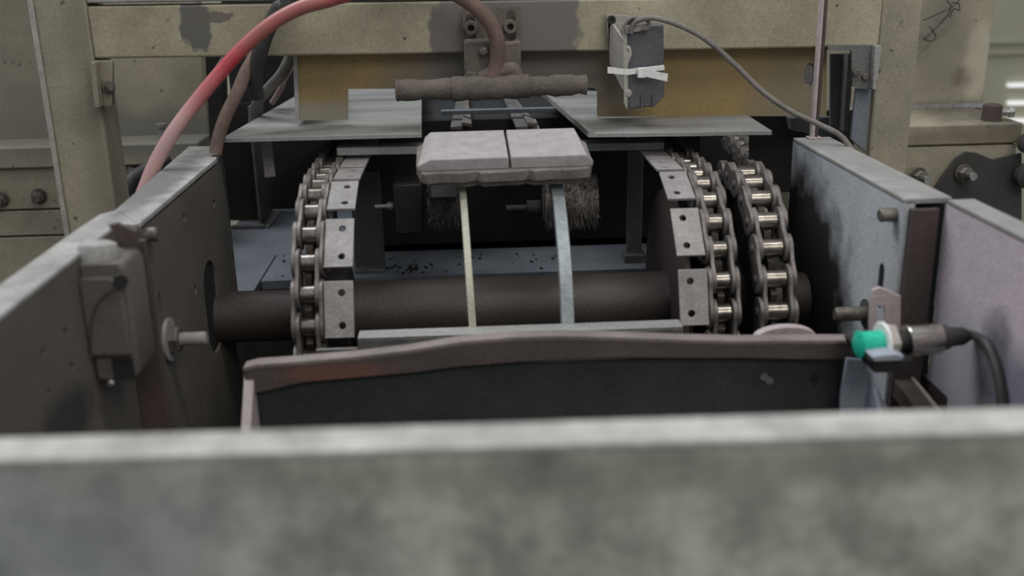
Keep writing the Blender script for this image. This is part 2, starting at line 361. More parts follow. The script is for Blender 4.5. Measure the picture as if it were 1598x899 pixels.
# right near
tq = sideplate('side_plate', 'pinkish grey right side plate running out of the frame beside the sensor', .494, .522, .50, 1.0155, 'side_r')
p = P(1515, 530, x=.494)

# ------------------------------------------------------------------ cast housing on the left near plate
t = thing('cast_housing', 'dusty cast block with a rounded boss bolted inside the left side plate', 'housing', (-.335, .93, .85))
yh = .905; zt = P(160, 412, y=yh).z; zb_ = P(170, 600, y=yh).z; xo = P(196, 420, y=yh).x; H = zt-zb_
prof = [(-.3535, zt), (xo-.004, zt), (xo, zt-.008), (xo, zb_+.014), (xo-.008, zb_), (-.3535, zb_+.004)]
obj('body', MB().prism([(x, yh, z) for x, z in prof], (0, .055, 0)), M['side_l'], t, bev=.003)
obj('front_cover', MB().prism([(-.3532, yh-.006, zt-.012), (xo-.012, yh-.006, zt-.012), (xo-.004, yh-.006, zt-.022), (xo-.004, yh-.006, zb_+.030), (-.3532, yh-.006, zb_+.030)], (0, .007, 0)), M['side_l'], t, bev=.002)
obj('pocket_shade_plate', MB().box((xo-.024, yh-.002, zb_+.006), (xo-.005, yh+.001, zb_+.026)), M['black'], t)  # black plate standing in for a shaded opening
p = P(152, 404, y=yh+.02)
mb = MB(); mb.lathe((p.x, yh+.022, zt-.012), (0, .15, 1), [(0, .0185), (.018, .0185), (.024, .0165), (.027, .010)], 28); obj('boss', mb, M['side_top'], t)
q = [P(u, v, y=.955) for u, v in ((168, 352), (182, 348), (212, 362), (216, 420), (206, 412), (196, 392), (190, 380))]
obj('rust_fin', MB().prism(q, (0, .006, 0)), M['brown'], t, bev=.001)
obj('cover_rib', MB().tube([P(u, v, y=yh-.0075) for u, v in ((184, 448), (162, 462), (148, 482), (142, 510), (143, 560))], .0011, 6), M['brown'], t)
mb = MB(); mb.lathe(P(174, 597, y=yh-.003), (0, -1, 0), [(0, .0032), (.003, .0032), (.004, .002)], 10); obj('grease_nipple', mb, M['shiny'], t)
mb = MB(); mb.lathe(P(188, 438, y=yh-.005), (.3, -1, 0), [(0, .0065), (.004, .0065)], 14); obj('cap_screw', mb, M['dark'], t)

# ------------------------------------------------------------------ gantry
YB = 1.47
t = thing('gantry_frame', 'beige painted steel gantry of two posts and a flaking cross beam over the machine', 'frame', (0.04, YB+.03, 0))
def post(u0, u1, ut0, ut1, vb):
    a, b = P(u0, 0, y=YB), P(u1, 0, y=YB); x0, x1 = a.x, b.x
    obj('post', MB().box((x0, YB, 0), (x1, YB+.07, 1.6)), M['beige'], t, bev=.004)
    return x0, x1
pl = post(50, 134, 0, 0, 0); pr = post(1378, 1441, 0, 0, 0)
# left post side: pale strip painting in the highlight along its lit edge
obj('edge_strip', MB().box((pl[0]-.006, YB-.003, 0), (pl[0]+.001, YB+.012, 1.6)), M['bracket'], t, bev=.001)
c = [P(133, 10, y=YB), P(1377, -8, y=YB), P(1377, 73, y=YB), P(140, 92, y=YB)]
c = [Vector((pl[1], YB, c[0].z)), Vector((pr[0], YB, c[1].z)), Vector((pr[0], YB, c[2].z)), Vector((pl[1], YB, c[3].z))]
obj('cross_beam', MB().prism([p-Vector((0, .0, 0)) for p in c], (0, .05, 0)), M['beam'], t, bev=.003)
obj('top_rail', MB().prism([c[0]+Vector((0, 0, .004)), c[1]+Vector((0, 0, .004)), c[1]+Vector((0, 0, .05)), c[0]+Vector((0, 0, .05))], (0, .05, 0)), M['side_top'], t, bev=.002)
# corner brackets
g = obj('corner_bracket', MB().prism([P(148, 94, y=1.468), P(178, 94, y=1.468), P(176, 165, y=1.468), P(156, 165, y=1.468)], (0, -.006, 0)).prism([P(148, 94, y=1.462), P(156, 96, y=1.462), P(163, 165, y=1.462), P(155, 165, y=1.462)], (0, -.02, 0)), M['beige'], t, bev=.001)
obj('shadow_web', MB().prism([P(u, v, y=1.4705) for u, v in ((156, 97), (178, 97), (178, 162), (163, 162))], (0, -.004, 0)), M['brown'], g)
hexbolt(g, P(170, 136, y=1.462), (0.5, -1, 0), .0065, .010, washer=1.4, shank=.008)
hl = [circ(P(1336, 112, y=1.468), .003, 'y'), circ(P(1350, 118, y=1.468), .003, 'y')]
g = obj('corner_bracket', MB().prism([P(1290, 70, y=1.468), P(1370, 70, y=1.468), P(1361, 140, y=1.468), P(1328, 134, y=1.468), P(1326, 78, y=1.468), P(1290, 78, y=1.468)], (0, -.006, 0), hl), M['steel'], t, bev=.001)
obj('bracket_edge', MB().prism([P(1361, 70, y=1.462), P(1371, 70, y=1.462), P(1363, 140, y=1.462), P(1357, 138, y=1.462)], (0, -.012, 0)), M['side_top'], t, bev=.001)
for q in ((1336, 113), (1350, 119)): hexbolt(g, P(q[0], q[1], y=1.462), (-.2, -1, 0), .0055, .005, washer=0)
obj('gusset_plate', MB().prism([P(1336, 138, y=1.475), P(1360, 140, y=1.475), P(1351, 238, y=1.475), P(1328, 218, y=1.475)], (0, .006, 0)), M['bed'], t, bev=.001)

# ------------------------------------------------------------------ ochre guard panel
t = thing('guard_panel', 'dusty ochre guard panel under the beam with a wide notch for the pads', 'guard', (.14, 1.52, 1.02))
f_ = [(460, 60), (1292, 50), (1290, 181), (932, 182), (932, 141), (926, 137), (543, 139), (543, 187), (465, 188)]
hl = [[P(u, v, y=1.5) for u, v in ((1254, 117), (1257, 104), (1263, 98), (1270, 100), (1272, 112), (1269, 128), (1263, 136), (1256, 132))]]
fp = [P(u, v, y=1.5) for u, v in f_]; zl, zr = c[3].z, c[2].z
def zbeam(x): return zl+(zr-zl)*(x-c[3].x)/(c[2].x-c[3].x)-.0006
for i in (0, 1): fp[i].z = zbeam(fp[i].x)
obj('face_sheet', MB().prism(fp, (0, .004, 0), hl), M['yellow'], t)
a = P(460, 60, y=1.5); b = P(465, 188, y=1.5); a.z = zbeam(a.x)
obj('side_flange', MB().prism([a, b, b+Vector((0, .24, 0)), a+Vector((0, .24, 0))], (-.003, 0, 0)), M['steel'], t)
obj('edge_fold', MB().prism([Vector((a.x-.004, 1.497, a.z)), Vector((a.x+.002, 1.497, a.z)), P(467, 188, y=1.497), P(461, 188, y=1.497)], (0, .006, 0)), M['side_top'], t)
c0 = P(543, 139, y=1.504); c1 = P(926, 137, y=1.504)
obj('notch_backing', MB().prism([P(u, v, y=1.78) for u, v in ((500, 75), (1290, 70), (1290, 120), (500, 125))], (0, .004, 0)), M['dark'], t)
obj('end_panel', MB().prism([P(u, v, y=1.56) for u, v in ((1296, 84), (1324, 84), (1322, 150), (1316, 205), (1296, 205))], (0, .006, 0)), M['boxgrey'], t)
obj('end_rib', MB().prism([P(u, v, y=1.54) for u, v in ((1324, 84), (1331, 84), (1328, 150), (1322, 205), (1316, 205))], (0, .02, 0)), M['boxgrey'], t)
obj('gap_dark_sheet', MB().prism([P(u, v, y=1.64) for u, v in ((1170, 175), (1352, 172), (1352, 300), (1170, 300))], (0, .006, 0)), M['dark'], t)  # dark sheet added so the gap beside the guard stays in shade
obj('skirt_block', MB().prism([P(u, v, y=1.60) for u, v in ((1232, 184), (1298, 183), (1300, 216), (1236, 204))], (0, .02, 0)), M['boxgrey'], t, bev=.001)
mb = MB(); mb.lathe(P(1263, 117, y=1.503), (0, 1, 0), [(0, .016), (.004, .016)], 6); obj('bolt', mb, M['steel'], t)

# ------------------------------------------------------------------ cover sheets
def sheet(name, label, corners, zt=1.02, th=.006, chips=6):
    """rough edged sheet from its top corners"""
    t = thing(name, label, 'cover sheet', sum(corners, Vector())/len(corners)-Vector((0, 0, th)))
    pts = []
    for i, p in enumerate(corners):
        q = corners[(i+1) % len(corners)]
        for k in range(8):
            s = k/8; e = p.lerp(q, s)
            if i in (0,) and k: e.y += random.uniform(-.0015, .0015)
            pts.append(e)
    obj('plate', MB().prism(pts, (0, 0, -th)), M['sheet'], t, bev=.0006)
    return t
sL = sheet('cover_sheet', 'pale dusty cover sheet left of the pads, under the guard panel',
      [P(345, 216, z=1.02), P(658, 208, z=1.02), P(658, 120, z=1.02), P(478, 140, z=1.02)])
sR = sheet('cover_sheet', 'pale dusty cover sheet right of the pads, under the guard panel',
      [P(918, 208, z=1.018), P(1205, 204, z=1.018), P(1120, 150, z=1.018), P(838, 138, z=1.018)])
a = P(918, 208, z=1.018); b = P(838, 138, z=1.018)
obj('edge_strip', MB().prism([a, a+Vector((.008, 0, 0)), b+Vector((.008, 0, 0)), b], (0, 0, .0025)), M['lug'], sR)
a = P(412, 222, y=1.47)
obj('hanger_strip', MB().prism([P(407, 218, y=1.47), P(424, 218, y=1.47), P(430, 276, y=1.47), P(413, 278, y=1.47)], (0, .004, 0)), M['lug'], sL, bev=.001)

# ------------------------------------------------------------------ bed, housing behind, cabinets
t = thing('machine_bed', 'blue grey bed plate behind the shaft, strewn with dark crumbs', 'machine bed', (0, 1.75, 0))
yb = 1.555
obj('bed_top', MB().box((-.33, yb, .755), (.45, 1.70, .77)), M['bed'], t, bev=.001)
obj('left_ledge', MB().box((-.446, 1.702, .755), (-.19, 2.04, .77)), M['bed'], t, bev=.001)
obj('left_wing', MB().box((-.446, 1.49, .755), (-.332, 1.70, .77)), M['bed'], t, bev=.001)
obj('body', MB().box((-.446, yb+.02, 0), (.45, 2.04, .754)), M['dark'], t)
x2 = P(404, 345, y=1.9).x
obj('corner_panel', MB().box((-.52, 1.952, .771), (x2, 1.957, .995)), M['dark'], t)
obj('corner_panel', MB().box((x2, 1.9, .771), (x2+.004, 2.03, .995)), M['steel'], t)
obj('panel_foot', MB().box((-.446, 1.885, .771), (x2+.012, 1.899, .776)), M['steel'], t)
obj('panel_foot', MB().prism([P(414, 353, z=.774), P(420, 353, z=.774), P(440, 328, z=.774), P(433, 328, z=.774)], (0, 0, -.003)), M['lug'], t)

t = thing('rear_housing', 'housing closing the machine behind the chains, its near-black colour standing for shade', 'housing', (0.05, 2.15, 0))
obj('body', MB().box((-.46, 2.06, 0), (.60, 2.3, 1.2)), M['black'], t)  # near-black colour stands for the unlit interior
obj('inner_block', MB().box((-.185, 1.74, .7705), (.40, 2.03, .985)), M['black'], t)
mb = MB()
for i in range(150):
    u = random.uniform(545, 905); v = random.choice([random.uniform(396, 404), random.uniform(404, 428)])
    if random.random() < .3: u, v = random.uniform(375, 445), random.uniform(385, 432)
    elif random.random() < .45: u, v = random.gauss(642, 18), random.gauss(420, 4)
    p = P(u, v, z=.7705); r = random.uniform(.0008, .0036)**1
    if p.y < 1.56 or p.x < -.32: continue
    mb.lathe(p, (0, 0, 1), [(-.001, r), (r*.6, r*.7)], 5)
o = obj('crumb', mb, M['black']); tag(o, 'dark crumbs scattered over the blue grey bed plate', 'debris', kind='stuff')

# left cabinet
t = thing('left_cabinet', 'beige machine cabinet behind the left post with a ledge and bolted planks', 'cabinet', (-.8, 1.9, 0))
obj('upper_panel', MB().box((-1.15, 1.85, .95), (min(P(318, 120, y=1.85).x, -.4475), 1.9, 1.6)), M['beige'], t, bev=.003)
zs = [P(150, v, y=1.78).z for v in (224, 259, 325, 366)]
xe = min(P(322, 300, y=1.78).x, -.4475)
obj('ledge', MB().box((-1.15, 1.765, zs[1]+.002), (xe, 1.9, zs[0])), M['beige'], t, bev=.003)
zz = [zs[1], zs[2], zs[3], zs[3]-.09, zs[3]-.25, 0]
for i in range(5):
    obj('plank', MB().box((-1.15, 1.78, zz[i+1]+.002), (xe, 1.9, zz[i]-.001)), M['beige'], t, bev=.002)
for u, v in ((61, 306), (2, 311), (208, 268)):
    hexbolt(t, P(u, v, y=1.779), (.15, -1, 0), .0115, .014, 'bolt', washer=1.2, shank=.012, shank_r=.007)
mb = MB(); p = P(255, 222, y=1.80); mb.lathe((p.x, 1.80, zs[0]-.002), (0, 0, 1), [(0, .006), (.024, .006), (.024, .009), (.03, .009)], 14); obj('stud', mb, M['lug'], t)
# right cabinet
t = thing('right_cabinet', 'beige machine cabinet behind the right post with scratched door panel and bolted flange', 'cabinet', (.85, 1.85, 0))
hz = P(1500, 186, y=1.9).z
obj('upper_panel', MB().box((.60, 1.9, hz-.02), (P(1543, 90, y=1.9).x, 1.95, 1.6)), M['beige'], t, bev=.003)
z1 = P(1500, 194, y=1.7).z; z2 = P(1500, 227, y=1.7).z; xe = P(1592, 230, y=1.7).x
obj('top_flange', MB().box((.64, 1.7, z2+.001), (xe, 2.1, z1)), M['beige'], t, bev=.003)
obj('lower_body', MB().box((.64, 1.703, 0), (xe-.004, 2.1, z2-.001)), M['beige'], t, bev=.002)
obj('bright_edge', MB().box((.66, 1.875, z1+.0005), (P(1530, 182, y=1.885).x, 1.899, z1+.008)), M['shiny'], t)
pts = [P(u, v, y=1.70) for u, v in ((1452, 300), (1470, 272), (1490, 246), (1505, 236), (1522, 238), (1548, 248), (1592, 238), (1592, 360), (1452, 360))]
obj('dark_gusset', MB().prism(pts, (0, -.006, 0)), M['cabinet_dark'], t, bev=.001)
for u, v in ((1433, 275), (1503, 270)):
    hexbolt(t, P(u, v, y=1.692), (.12, -1, 0), .0125, .012, 'bolt', washer=1.25, shank=.018, shank_r=.0075)
    mb = MB(); p = P(u, v, y=1.692)+Vector((.12, -1, 0)).normalized()*.0305; mb.lathe(p, (.12, -1, 0), [(0, .007), (.001, .007)], 14); obj('bolt_end', mb, M['shiny'], t)
p = P(1546, 193, y=1.73)
mb = MB(); mb.lathe((p.x, 1.73, z1), (0, 0, 1), [(0, .016), (.026, .016), (.028, .013)], 20); obj('plug', mb, M['brown'], t)
mb = MB(); mb.lathe((p.x+.014, 1.73, z1+.013), (1, -.2, 0), [(0, .006), (.014, .006), (.014, .009), (.022, .009)], 6); obj('plug_screw', mb, M['shiny'], t)
# black knobs at the frame's right edge
for i, (u, v, lb) in enumerate(((1600, 222, 'small black knob on the right cabinet edge, the upper one'), (1598, 272, 'larger black knob on the right cabinet edge, the lower one'))):
    p = P(u, v, y=1.69); mb = MB(); mb.lathe(p+Vector((0, .01, 0)), (0, -1, 0), [(0, .008), (.012, .008), (.014, .017+.004*i), (.03, .018+.004*i), (.034, .012)], 18)
    tag(obj('knob', mb, M['rubber']), lb, 'knob', 'black knobs on the right cabinet')
# thin wires hanging before the right cabinet
ww = [[(1440, 32), (1458, 24), (1476, 16), (1492, 6), (1500, -6)], [(1442, 62), (1452, 52), (1466, 38), (1480, 22), (1484, 8), (1478, 2), (1486, -5)],
      [(1440, 60), (1452, 64), (1460, 58), (1456, 48), (1450, 42)], [(1482, 28), (1488, 14), (1497, 16), (1496, 6), (1486, 4)]]
t = thing('loose_wire', 'tangle of thin dark wires before the right cabinet panel', 'wire', P(1480, 30, y=1.85))
for q in ww: obj('strand', MB().tube([P(u, v, y=1.88-.01*random.random()) for u, v in q], .0012, 6), M['rubber'], t)

# ------------------------------------------------------------------ shaft and sprockets
YC, ZC = 1.30, .80
PITCH = .0381; NT = 28; R = PITCH/(2*math.sin(PI/NT)); STEP = 2*PI/NT; PH = math.radians(20.5)+STEP/2
t = thing('drive_shaft', 'thick brown shaft across the machine carrying the chain sprockets', 'shaft', (.05, YC, ZC))
mb = MB(); mb.lathe((-.342, YC, ZC), (1, 0, 0), [(0, .034), (.132, .034), (.137, .042), (.607, .042), (.612, .034), (.79, .034)], 40); obj('tube', mb, M['shaft'], t)
def sprocket(x, name='sprocket', th=.008, Rr=R, n=NT, side=1):
    rr = .0111; pts = []
    for i in range(n):
        a = PH+i*2*PI/n
        for da, rad in ((-.5, Rr+.004), (-.32, Rr-.001), (-.18, Rr-.009), (0, Rr-.0112), (.18, Rr-.009), (.32, Rr-.001)):
            q = a+da*2*PI/n; pts.append(Vector((x-th/2, YC-rad*math.cos(q), ZC+rad*math.sin(q))))
    s = obj(name, MB().prism(pts, (th, 0, 0)), M['shaft'], t)
    mb = MB(); mb.lathe((x+side*.03, YC, ZC), (-side, 0, 0), [(0, .062), (.055, .062), (.06, .056)], 32); obj('hub', mb, M['dark'], s)
    return s
XL, XR, XD = -.1905, .2935, .357
sprocket(XL); sprocket(XR); sprocket(XD)
# drum discs beside the conveyor chains
mb = MB(); mb.lathe((.259, YC, ZC), (1, 0, 0), [(0, .152), (.005, .152)], 64); obj('drum_disc', mb, M['brown'], t)

# ------------------------------------------------------------------ chains
def plate_mesh(hh, th, wm=.8):
    """figure-eight link plate lying along local Y, centred, thickness along X"""
    pts = []; n = 10
    for e, sgn in ((1, 1), (-1, -1)):
        for i in range(n+1):
            a = -PI*.62+PI*1.24*i/n if e > 0 else PI-PI*.62+PI*1.24*i/n
            pts.append(Vector((-th/2, e*PITCH/2+hh*math.cos(a), hh*math.sin(a))))
        pts.append(Vector((-th/2, 0, sgn*hh*wm)))
    return MB().prism(pts, (th, 0, 0))
proto = {}
def chain_parts(root, x, path, roller_w, lugs=0, lug_side=1, gaps=.004, lug_first=0):
    """path: joint positions (y, z) relative to the root"""
    th = .0048; key = round(roller_w, 4)
    if key not in proto:
        proto[key] = {}
    pr_ = proto[key]
    def put(name, mbf, mt, loc, rot=(0, 0, 0), bev=0):
        if name not in pr_:
            o = obj(name, mbf(), M[mt], root, bev=bev, local=True); pr_[name] = o
            o.location = loc; o.rotation_euler = rot; return o
        return inst(pr_[name], root, loc, rot)
    for i, (y, z) in enumerate(path):
        put('roller', lambda: MB().lathe((-roller_w/2, 0, 0), (1, 0, 0), [(0, .0095), (.0012, .0111), (roller_w-.0012, .0111), (roller_w, .0095)], 20), 'roller', (x, y, z))
        put('pin', lambda: MB().lathe((-roller_w/2-.0115, 0, 0), (1, 0, 0), [(0, .004), (.001, .0055), (roller_w+.022, .0055), (roller_w+.023, .004)], 14), 'link', (x, y, z))
        if i < len(path)-1:
            y2, z2 = path[i+1]; cy, cz = (y+y2)/2, (z+z2)/2; a = math.atan2(z2-z, y2-y)
            inner = i % 2 == 0
            off = roller_w/2+.0025 if inner else roller_w/2+.0072
            for s in (-1, 1):
                put('link_plate', lambda: plate_mesh(.0175, th), 'link', (x+s*off, cy, cz), (a, 0, 0), .0006)
            if lugs and not inner:
                W = .030
                def lugmb():
                    hs = [circ((lug_side*(.004+W*.55), -.019, .012), .0042, 'z', 12), circ((lug_side*(.004+W*.55), .019, .012), .0042, 'z', 12)]
                    m = MB(); L = .033
                    m.prism([(lug_side*.0, -L, .010), (lug_side*(.004+W), -L, .010), (lug_side*(.004+W), L, .010), (0, L, .010)], (0, 0, .0035),
                            [[Vector((h.x, h.y, .010)) for h in q] for q in hs])
                    m.box((0, -L*.8, -.010), (lug_side*.0035, L*.8, .011))
                    return m
                k = 'lug_plate'
                kk = k+str(lug_side)
                if kk not in pr_:
                    o = obj('lug_plate', lugmb(), M['lug'], root, bev=.0012, local=True); pr_[kk] = o
                    o.location = (x+lug_side*(roller_w/2+.0105), cy, cz); o.rotation_euler = (a, 0, 0)
                else: inst(pr_[kk], root, (x+lug_side*(roller_w/2+.0105), cy, cz), (a, 0, 0))
def arc_path(phi0, phi1, back=0, drop=False):
    out = []
    k = math.ceil((phi0-PH)/STEP); kk = k
    if (kk % 2) : kk += 1
    a = PH-STEP/2*0+kk*STEP
    last = None
    while a <= phi1:
        out.append((YC-R*math.cos(a), ZC+R*math.sin(a))); last = a; a += STEP
    if back:
        d = Vector((math.sin(last), math.cos(last)))
        n = int(back/PITCH); y, z = out[-1]
        ang = PI/2-last
        for i in range(n):
            ang2 = ang*max(0, 1-i/2) if i < 2 else 0
            y += PITCH*math.cos(ang2*.5 if i == 0 else 0); z += PITCH*math.sin(ang2*.5 if i == 0 else 0); out.append((y, z))
    return out
# Every second joint pair carries a lug; lug centres sit at 20.5 degrees and every 25.7 degrees from there
path = arc_path(math.radians(-48), PI/2, .40)
t = thing('conveyor_chain', 'left roller chain with pale two-hole lug plates on its right side', 'chain', (0, 0, 0), group=None)
def chain_at(t, x, path, rw, lugs, side):
    c = Vector((x, YC, ZC-R)); t.location = c
    chain_parts(t, 0, [(y-c.y, z-c.z) for y, z in path], rw, lugs, side)
chain_at(t, XL, path, .018, 1, 1)
t = thing('conveyor_chain', 'middle roller chain with grey two-hole lug plates on its left side', 'chain')
chain_at(t, XR+.002, path, .018, 1, -1)
t = thing('drive_chain', 'heavy bare roller chain looping over the right end of the shaft', 'chain')
path2 = [(YC-R*1.0*math.cos(PH+k*STEP), ZC+R*math.sin(PH+k*STEP)) for k in range(-5, 13)]
chain_at(t, XD+.002, path2, .026, 0, 1)
# far strand of chain behind the right end
a, b = P(1178, 255, y=1.8), P(1136, 208, y=2.0)
t = thing('rear_chain', 'short far strand of roller chain in the dark behind the drive chain', 'chain', tuple(a))
d = b-a; t.rotation_euler = (0, 0, -math.atan2(d.x, d.y)); hor = math.hypot(d.x, d.y); n = int(d.length/PITCH)
chain_parts(t, 0, [(i*PITCH*hor/d.length, i*PITCH*d.z/d.length) for i in range(n+1)], .018)

# slats
a, b = P(525, 231, y=1.42), P(1037, 222, y=1.42)
obj_ = obj('conveyor_crossbar', MB().prism([a, b, b-Vector((0, 0, .011)), a-Vector((0, 0, .011))], (0, .035, 0)), M['sheet'], bev=.0012)
tag(obj_, 'pale flat slat lying across both conveyor chains behind the pad', 'bar')
a, b = P(558, 531, y=1.095), P(1066, 513, y=1.095)
t = thing('conveyor_crossbar', 'grey angle slat low across the chains behind the chute lip', 'bar', (a+b)/2-Vector((0, 0, .03)))
obj('upright_leg', MB().prism([a, b, b-Vector((0, 0, .035)), a-Vector((0, 0, .035))], (0, .005, 0)), M['steel'], t, bev=.001)
obj('flat_leg', MB().prism([a, b, b+Vector((0, .024, 0)), a+Vector((0, .024, 0))], (0, 0, .003)), M['sheet'], t, bev=.001)
a2 = P(520, 545, y=1.10)
obj('end_tab', MB().box((a2.x-.02, 1.1, a2.z-.02), (a.x, 1.106, a2.z)), M['steel'], t, bev=.001)

# guide strips
def guide(label, xa, xb, w, mt):
    rings = []
    Ri, Ro = .171, .187
    prof = []
    for i in range(22):
        a = math.radians(-6+96*i/21); prof.append((YC, ZC, a, xb+(xa-xb)*i/21))
    for (y, z, a, x) in prof:
        c, s = math.cos(a), math.sin(a)
        rings.append([Vector((x-w/2, y-Ri*c, z+Ri*s)), Vector((x+w/2, y-Ri*c, z+Ri*s)), Vector((x+w/2, y-Ro*c, z+Ro*s)), Vector((x-w/2, y-Ro*c, z+Ro*s))])
    for yy in (1.4, 1.72):
        rings.append([Vector((xa-w/2, yy, ZC+Ri)), Vector((xa+w/2, yy, ZC+Ri)), Vector((xa+w/2, yy, ZC+Ro)), Vector((xa-w/2, yy, ZC+Ro))])
    tag(obj('guide_strip', MB().strip(rings), M[mt], bev=.001), label, 'guide')
guide('thin cream guide strip curving down under the left half of the pad', -.0095, .0015, .0085, 'guide')
guide('wider grey guide strip curving down under the right half of the pad', .1085, .1105, .015, 'guide2')

# ------------------------------------------------------------------ the brake pad
c = Vector((.0445, 1.268, .996)); tilt = math.radians(10.5)
t = thing('brake_pad', 'thick grey two-segment brake pad on a scalloped backing plate, centre of the conveyor', 'brake pad', c, (tilt, 0, math.radians(1.0)))
Wd, Dp, Hf = .211, .100, .0145
def sub(name, mb, m_, bev=0, label=None): return obj(name, mb, M[m_], t, bev=bev, local=True, label=label)
def block(x0, x1, chl, chr_):
    hw = Dp/2; zb = .0185; zt = zb+Hf; ch = .016; c2_ = .008
    y0, y1 = -hw, hw
    bx0, bx1 = x0, x1
    top = [(x0+(ch if chl else 0), y0+.001), (x1-(c2_ if chr_ else 0), y0+.001), (x1-(c2_ if chr_ else 0)-(.004 if chr_ else 0), y1-.003), (x0+(ch if chl else 0), y1-.003)]
    bot = [(x0, y0), (x1, y0), (x1, y1), (x0, y1)]
    if chl: bot[3] = (x0+.008, y1)
    if chr_: bot[2] = (x1-.010, y1)
    mid = [(bot[i][0], bot[i][1], zb+Hf*.45) for i in range(4)]
    m = MB(); vs = [(x, y, zb) for x, y in bot]+mid+[(x, y, zt) for x, y in top]
    return m.add(vs, [(3, 2, 1, 0)]+[(i, (i+1) % 4, 4+(i+1) % 4, 4+i) for i in range(4)]+[(4+i, 4+(i+1) % 4, 8+(i+1) % 4, 8+i) for i in range(4)]+[(8, 9, 10, 11)])
sub('friction_block', block(-Wd/2, .0035, True, False), 'pad', .0012)
sub('friction_block', block(.0065, Wd/2, False, True), 'pad', .0012)
pts = []
hw = Dp/2+.004; X = Wd/2+.002
front = [(-X, -.5), (-X+.006, -1), (-X+.012, -1.1), (-X+.03, -1.03), (-X+.055, -1.07), (-X+.072, -.99), (-X+.078, -1.10), (-X+.10, -1.08), (-X+.124, -1.07), (-X+.134, -1.0), (-X+.142, -1.1), (-X+.16, -1.05), (-X+.185, -1.08), (X-.006, -1.0), (X, -.5)]
for x, y in front: pts.append(Vector((x, y*hw, 0)))
for x, y in ((X, .6), (X-.012, 1), (-X+.012, 1), (-X, .6)): pts.append(Vector((x, y*hw, 0)))
sub('backing_plate', MB().prism([p+Vector((0, 0, .005)) for p in pts], (0, 0, .0135)), 'backing', .0015)
low = [Vector((p.x*.93, p.y*.93+.004, -.004)) for p in pts]
sub('locating_rim', MB().prism(low, (0, 0, .0088)), 'backing', .002)

# ------------------------------------------------------------------ under the pad: brushes, brackets
def brush(label, uc, vc, r, L, y):
    p = P(uc, vc, y=y)
    t = thing('rotary_brush', label, 'brush', p, group=None)
    mb = MB(); mb.lathe(p-Vector((L/2, 0, 0)), (1, 0, 0), [(0, r*.7), (L, r*.7)], 28); obj('core', mb, M['bristle'], t)
    mb = MB()
    for i in range(900):
        a = random.uniform(0, 2*PI); x = random.uniform(-L/2, L/2); e = Vector((0, math.cos(a), math.sin(a))); rr = r*random.uniform(.9, 1.12)
        q = p+Vector((x, 0, 0)); tq_ = Vector((0, -e.z, e.y))*.0006; sk = Vector((random.uniform(-.004, .004), 0, 0))
        mb.add([q+e*r*.68-tq_, q+e*r*.68+tq_, q+e*rr+sk], [(0, 1, 2)])
        mb.add([q+e*r*.68-Vector((.0006, 0, 0)), q+e*r*.68+Vector((.0006, 0, 0)), q+e*rr+sk], [(0, 1, 2)])
    o = obj('bristles', mb, M['bristle'], t); o['kind'] = 'stuff'
    return t
t = brush('dull round wire brush under the left half of the pad', 692, 320, .036, .044, 1.44)
p = P(640, 322, y=1.44)
obj('motor_body', MB().box((p.x-.022, 1.42, p.z-.036), (p.x+.018, 1.48, p.z+.036)), M['dark'], t, bev=.002)
mb = MB(); mb.lathe(P(618, 322, y=1.44), (-1, 0, 0), [(0, .007), (.012, .007), (.012, .004), (.03, .004)], 14); obj('shaft_end', mb, M['steel'], t)
obj('clamp', MB().box(tuple(P(672, 310, y=1.40)), (P(712, 290, y=1.40).x, 1.43, P(712, 288, y=1.40).z)), M['steel'], t, bev=.002)
t = brush('dull round wire brush under the right half of the pad', 890, 315, .040, .076, 1.44)
mb = MB(); mb.lathe(P(844, 325, y=1.44), (-1, 0, 0), [(0, .012), (.02, .012), (.02, .006), (.05, .006)], 14); obj('shaft_end', mb, M['dark'], t)
# bracket in the right dark
p = P(987, 372, y=1.62)
t = thing('stand_bracket', 'dim upright bracket on a small foot in the dark right of the brushes', 'bracket', (p.x, 1.62, .77))
obj('upright', MB().box((p.x-.012, 1.60, .775), (p.x+.012, 1.61, .99)), M['steel'], t, bev=.001)
obj('foot', MB().box((p.x-.018, 1.585, .770), (p.x+.018, 1.62, .783)), M['steel'], t, bev=.001)
a = P(555, 285, y=1.5)
t = thing('stand_bracket', 'dim grey angle bracket right of the left lug plates', 'bracket', (a.x, 1.6, .77))
obj('upright', MB().box((a.x-.02, 1.595, .771), (a.x+.028, 1.601, .93)), M['boxgrey'], t, bev=.001)
obj('foot', MB().box((a.x-.02, 1.575, .770), (a.x+.028, 1.6, .776)), M['steel'], t, bev=.001)
# cross bar in the gap between sheets
a, b = P(688, 173, y=1.66), P(882, 168, y=1.66)
tag(obj('cross_bar', MB().prism([a, b, b-Vector((0, 0, .007)), a-Vector((0, 0, .007))], (0, .014, 0)), M['bed'], bev=.001), 'thin blue grey bar crossing the dark gap behind the pad', 'bar')
for (u0, v0, u1, v1, lb) in ((712, 203, 722, 150, 'dusty guide shoe behind the left half of the pad'), (815, 203, 790, 150, 'dusty guide shoe behind the right half of the pad')):
    a, b = P(u0, v0, z=.992), P(u1, v1, z=.992); wd = .018
    t = thing('guide_shoe', lb, 'guide', (a+b)/2)
    obj('rail', MB().prism([a-Vector((wd/2, 0, 0)), a+Vector((wd/2, 0, 0)), b+Vector((wd/2, 0, 0)), b-Vector((wd/2, 0, 0))], (0, 0, .006)), M['steel'], t, bev=.001)
    obj('wedge', MB().prism([a+Vector((wd/2, 0, .006)), a+Vector((wd/2+.016, .02, .0)), b+Vector((wd/2, 0, 0)), ], (0, 0, .006)), M['backing'], t, bev=.001)

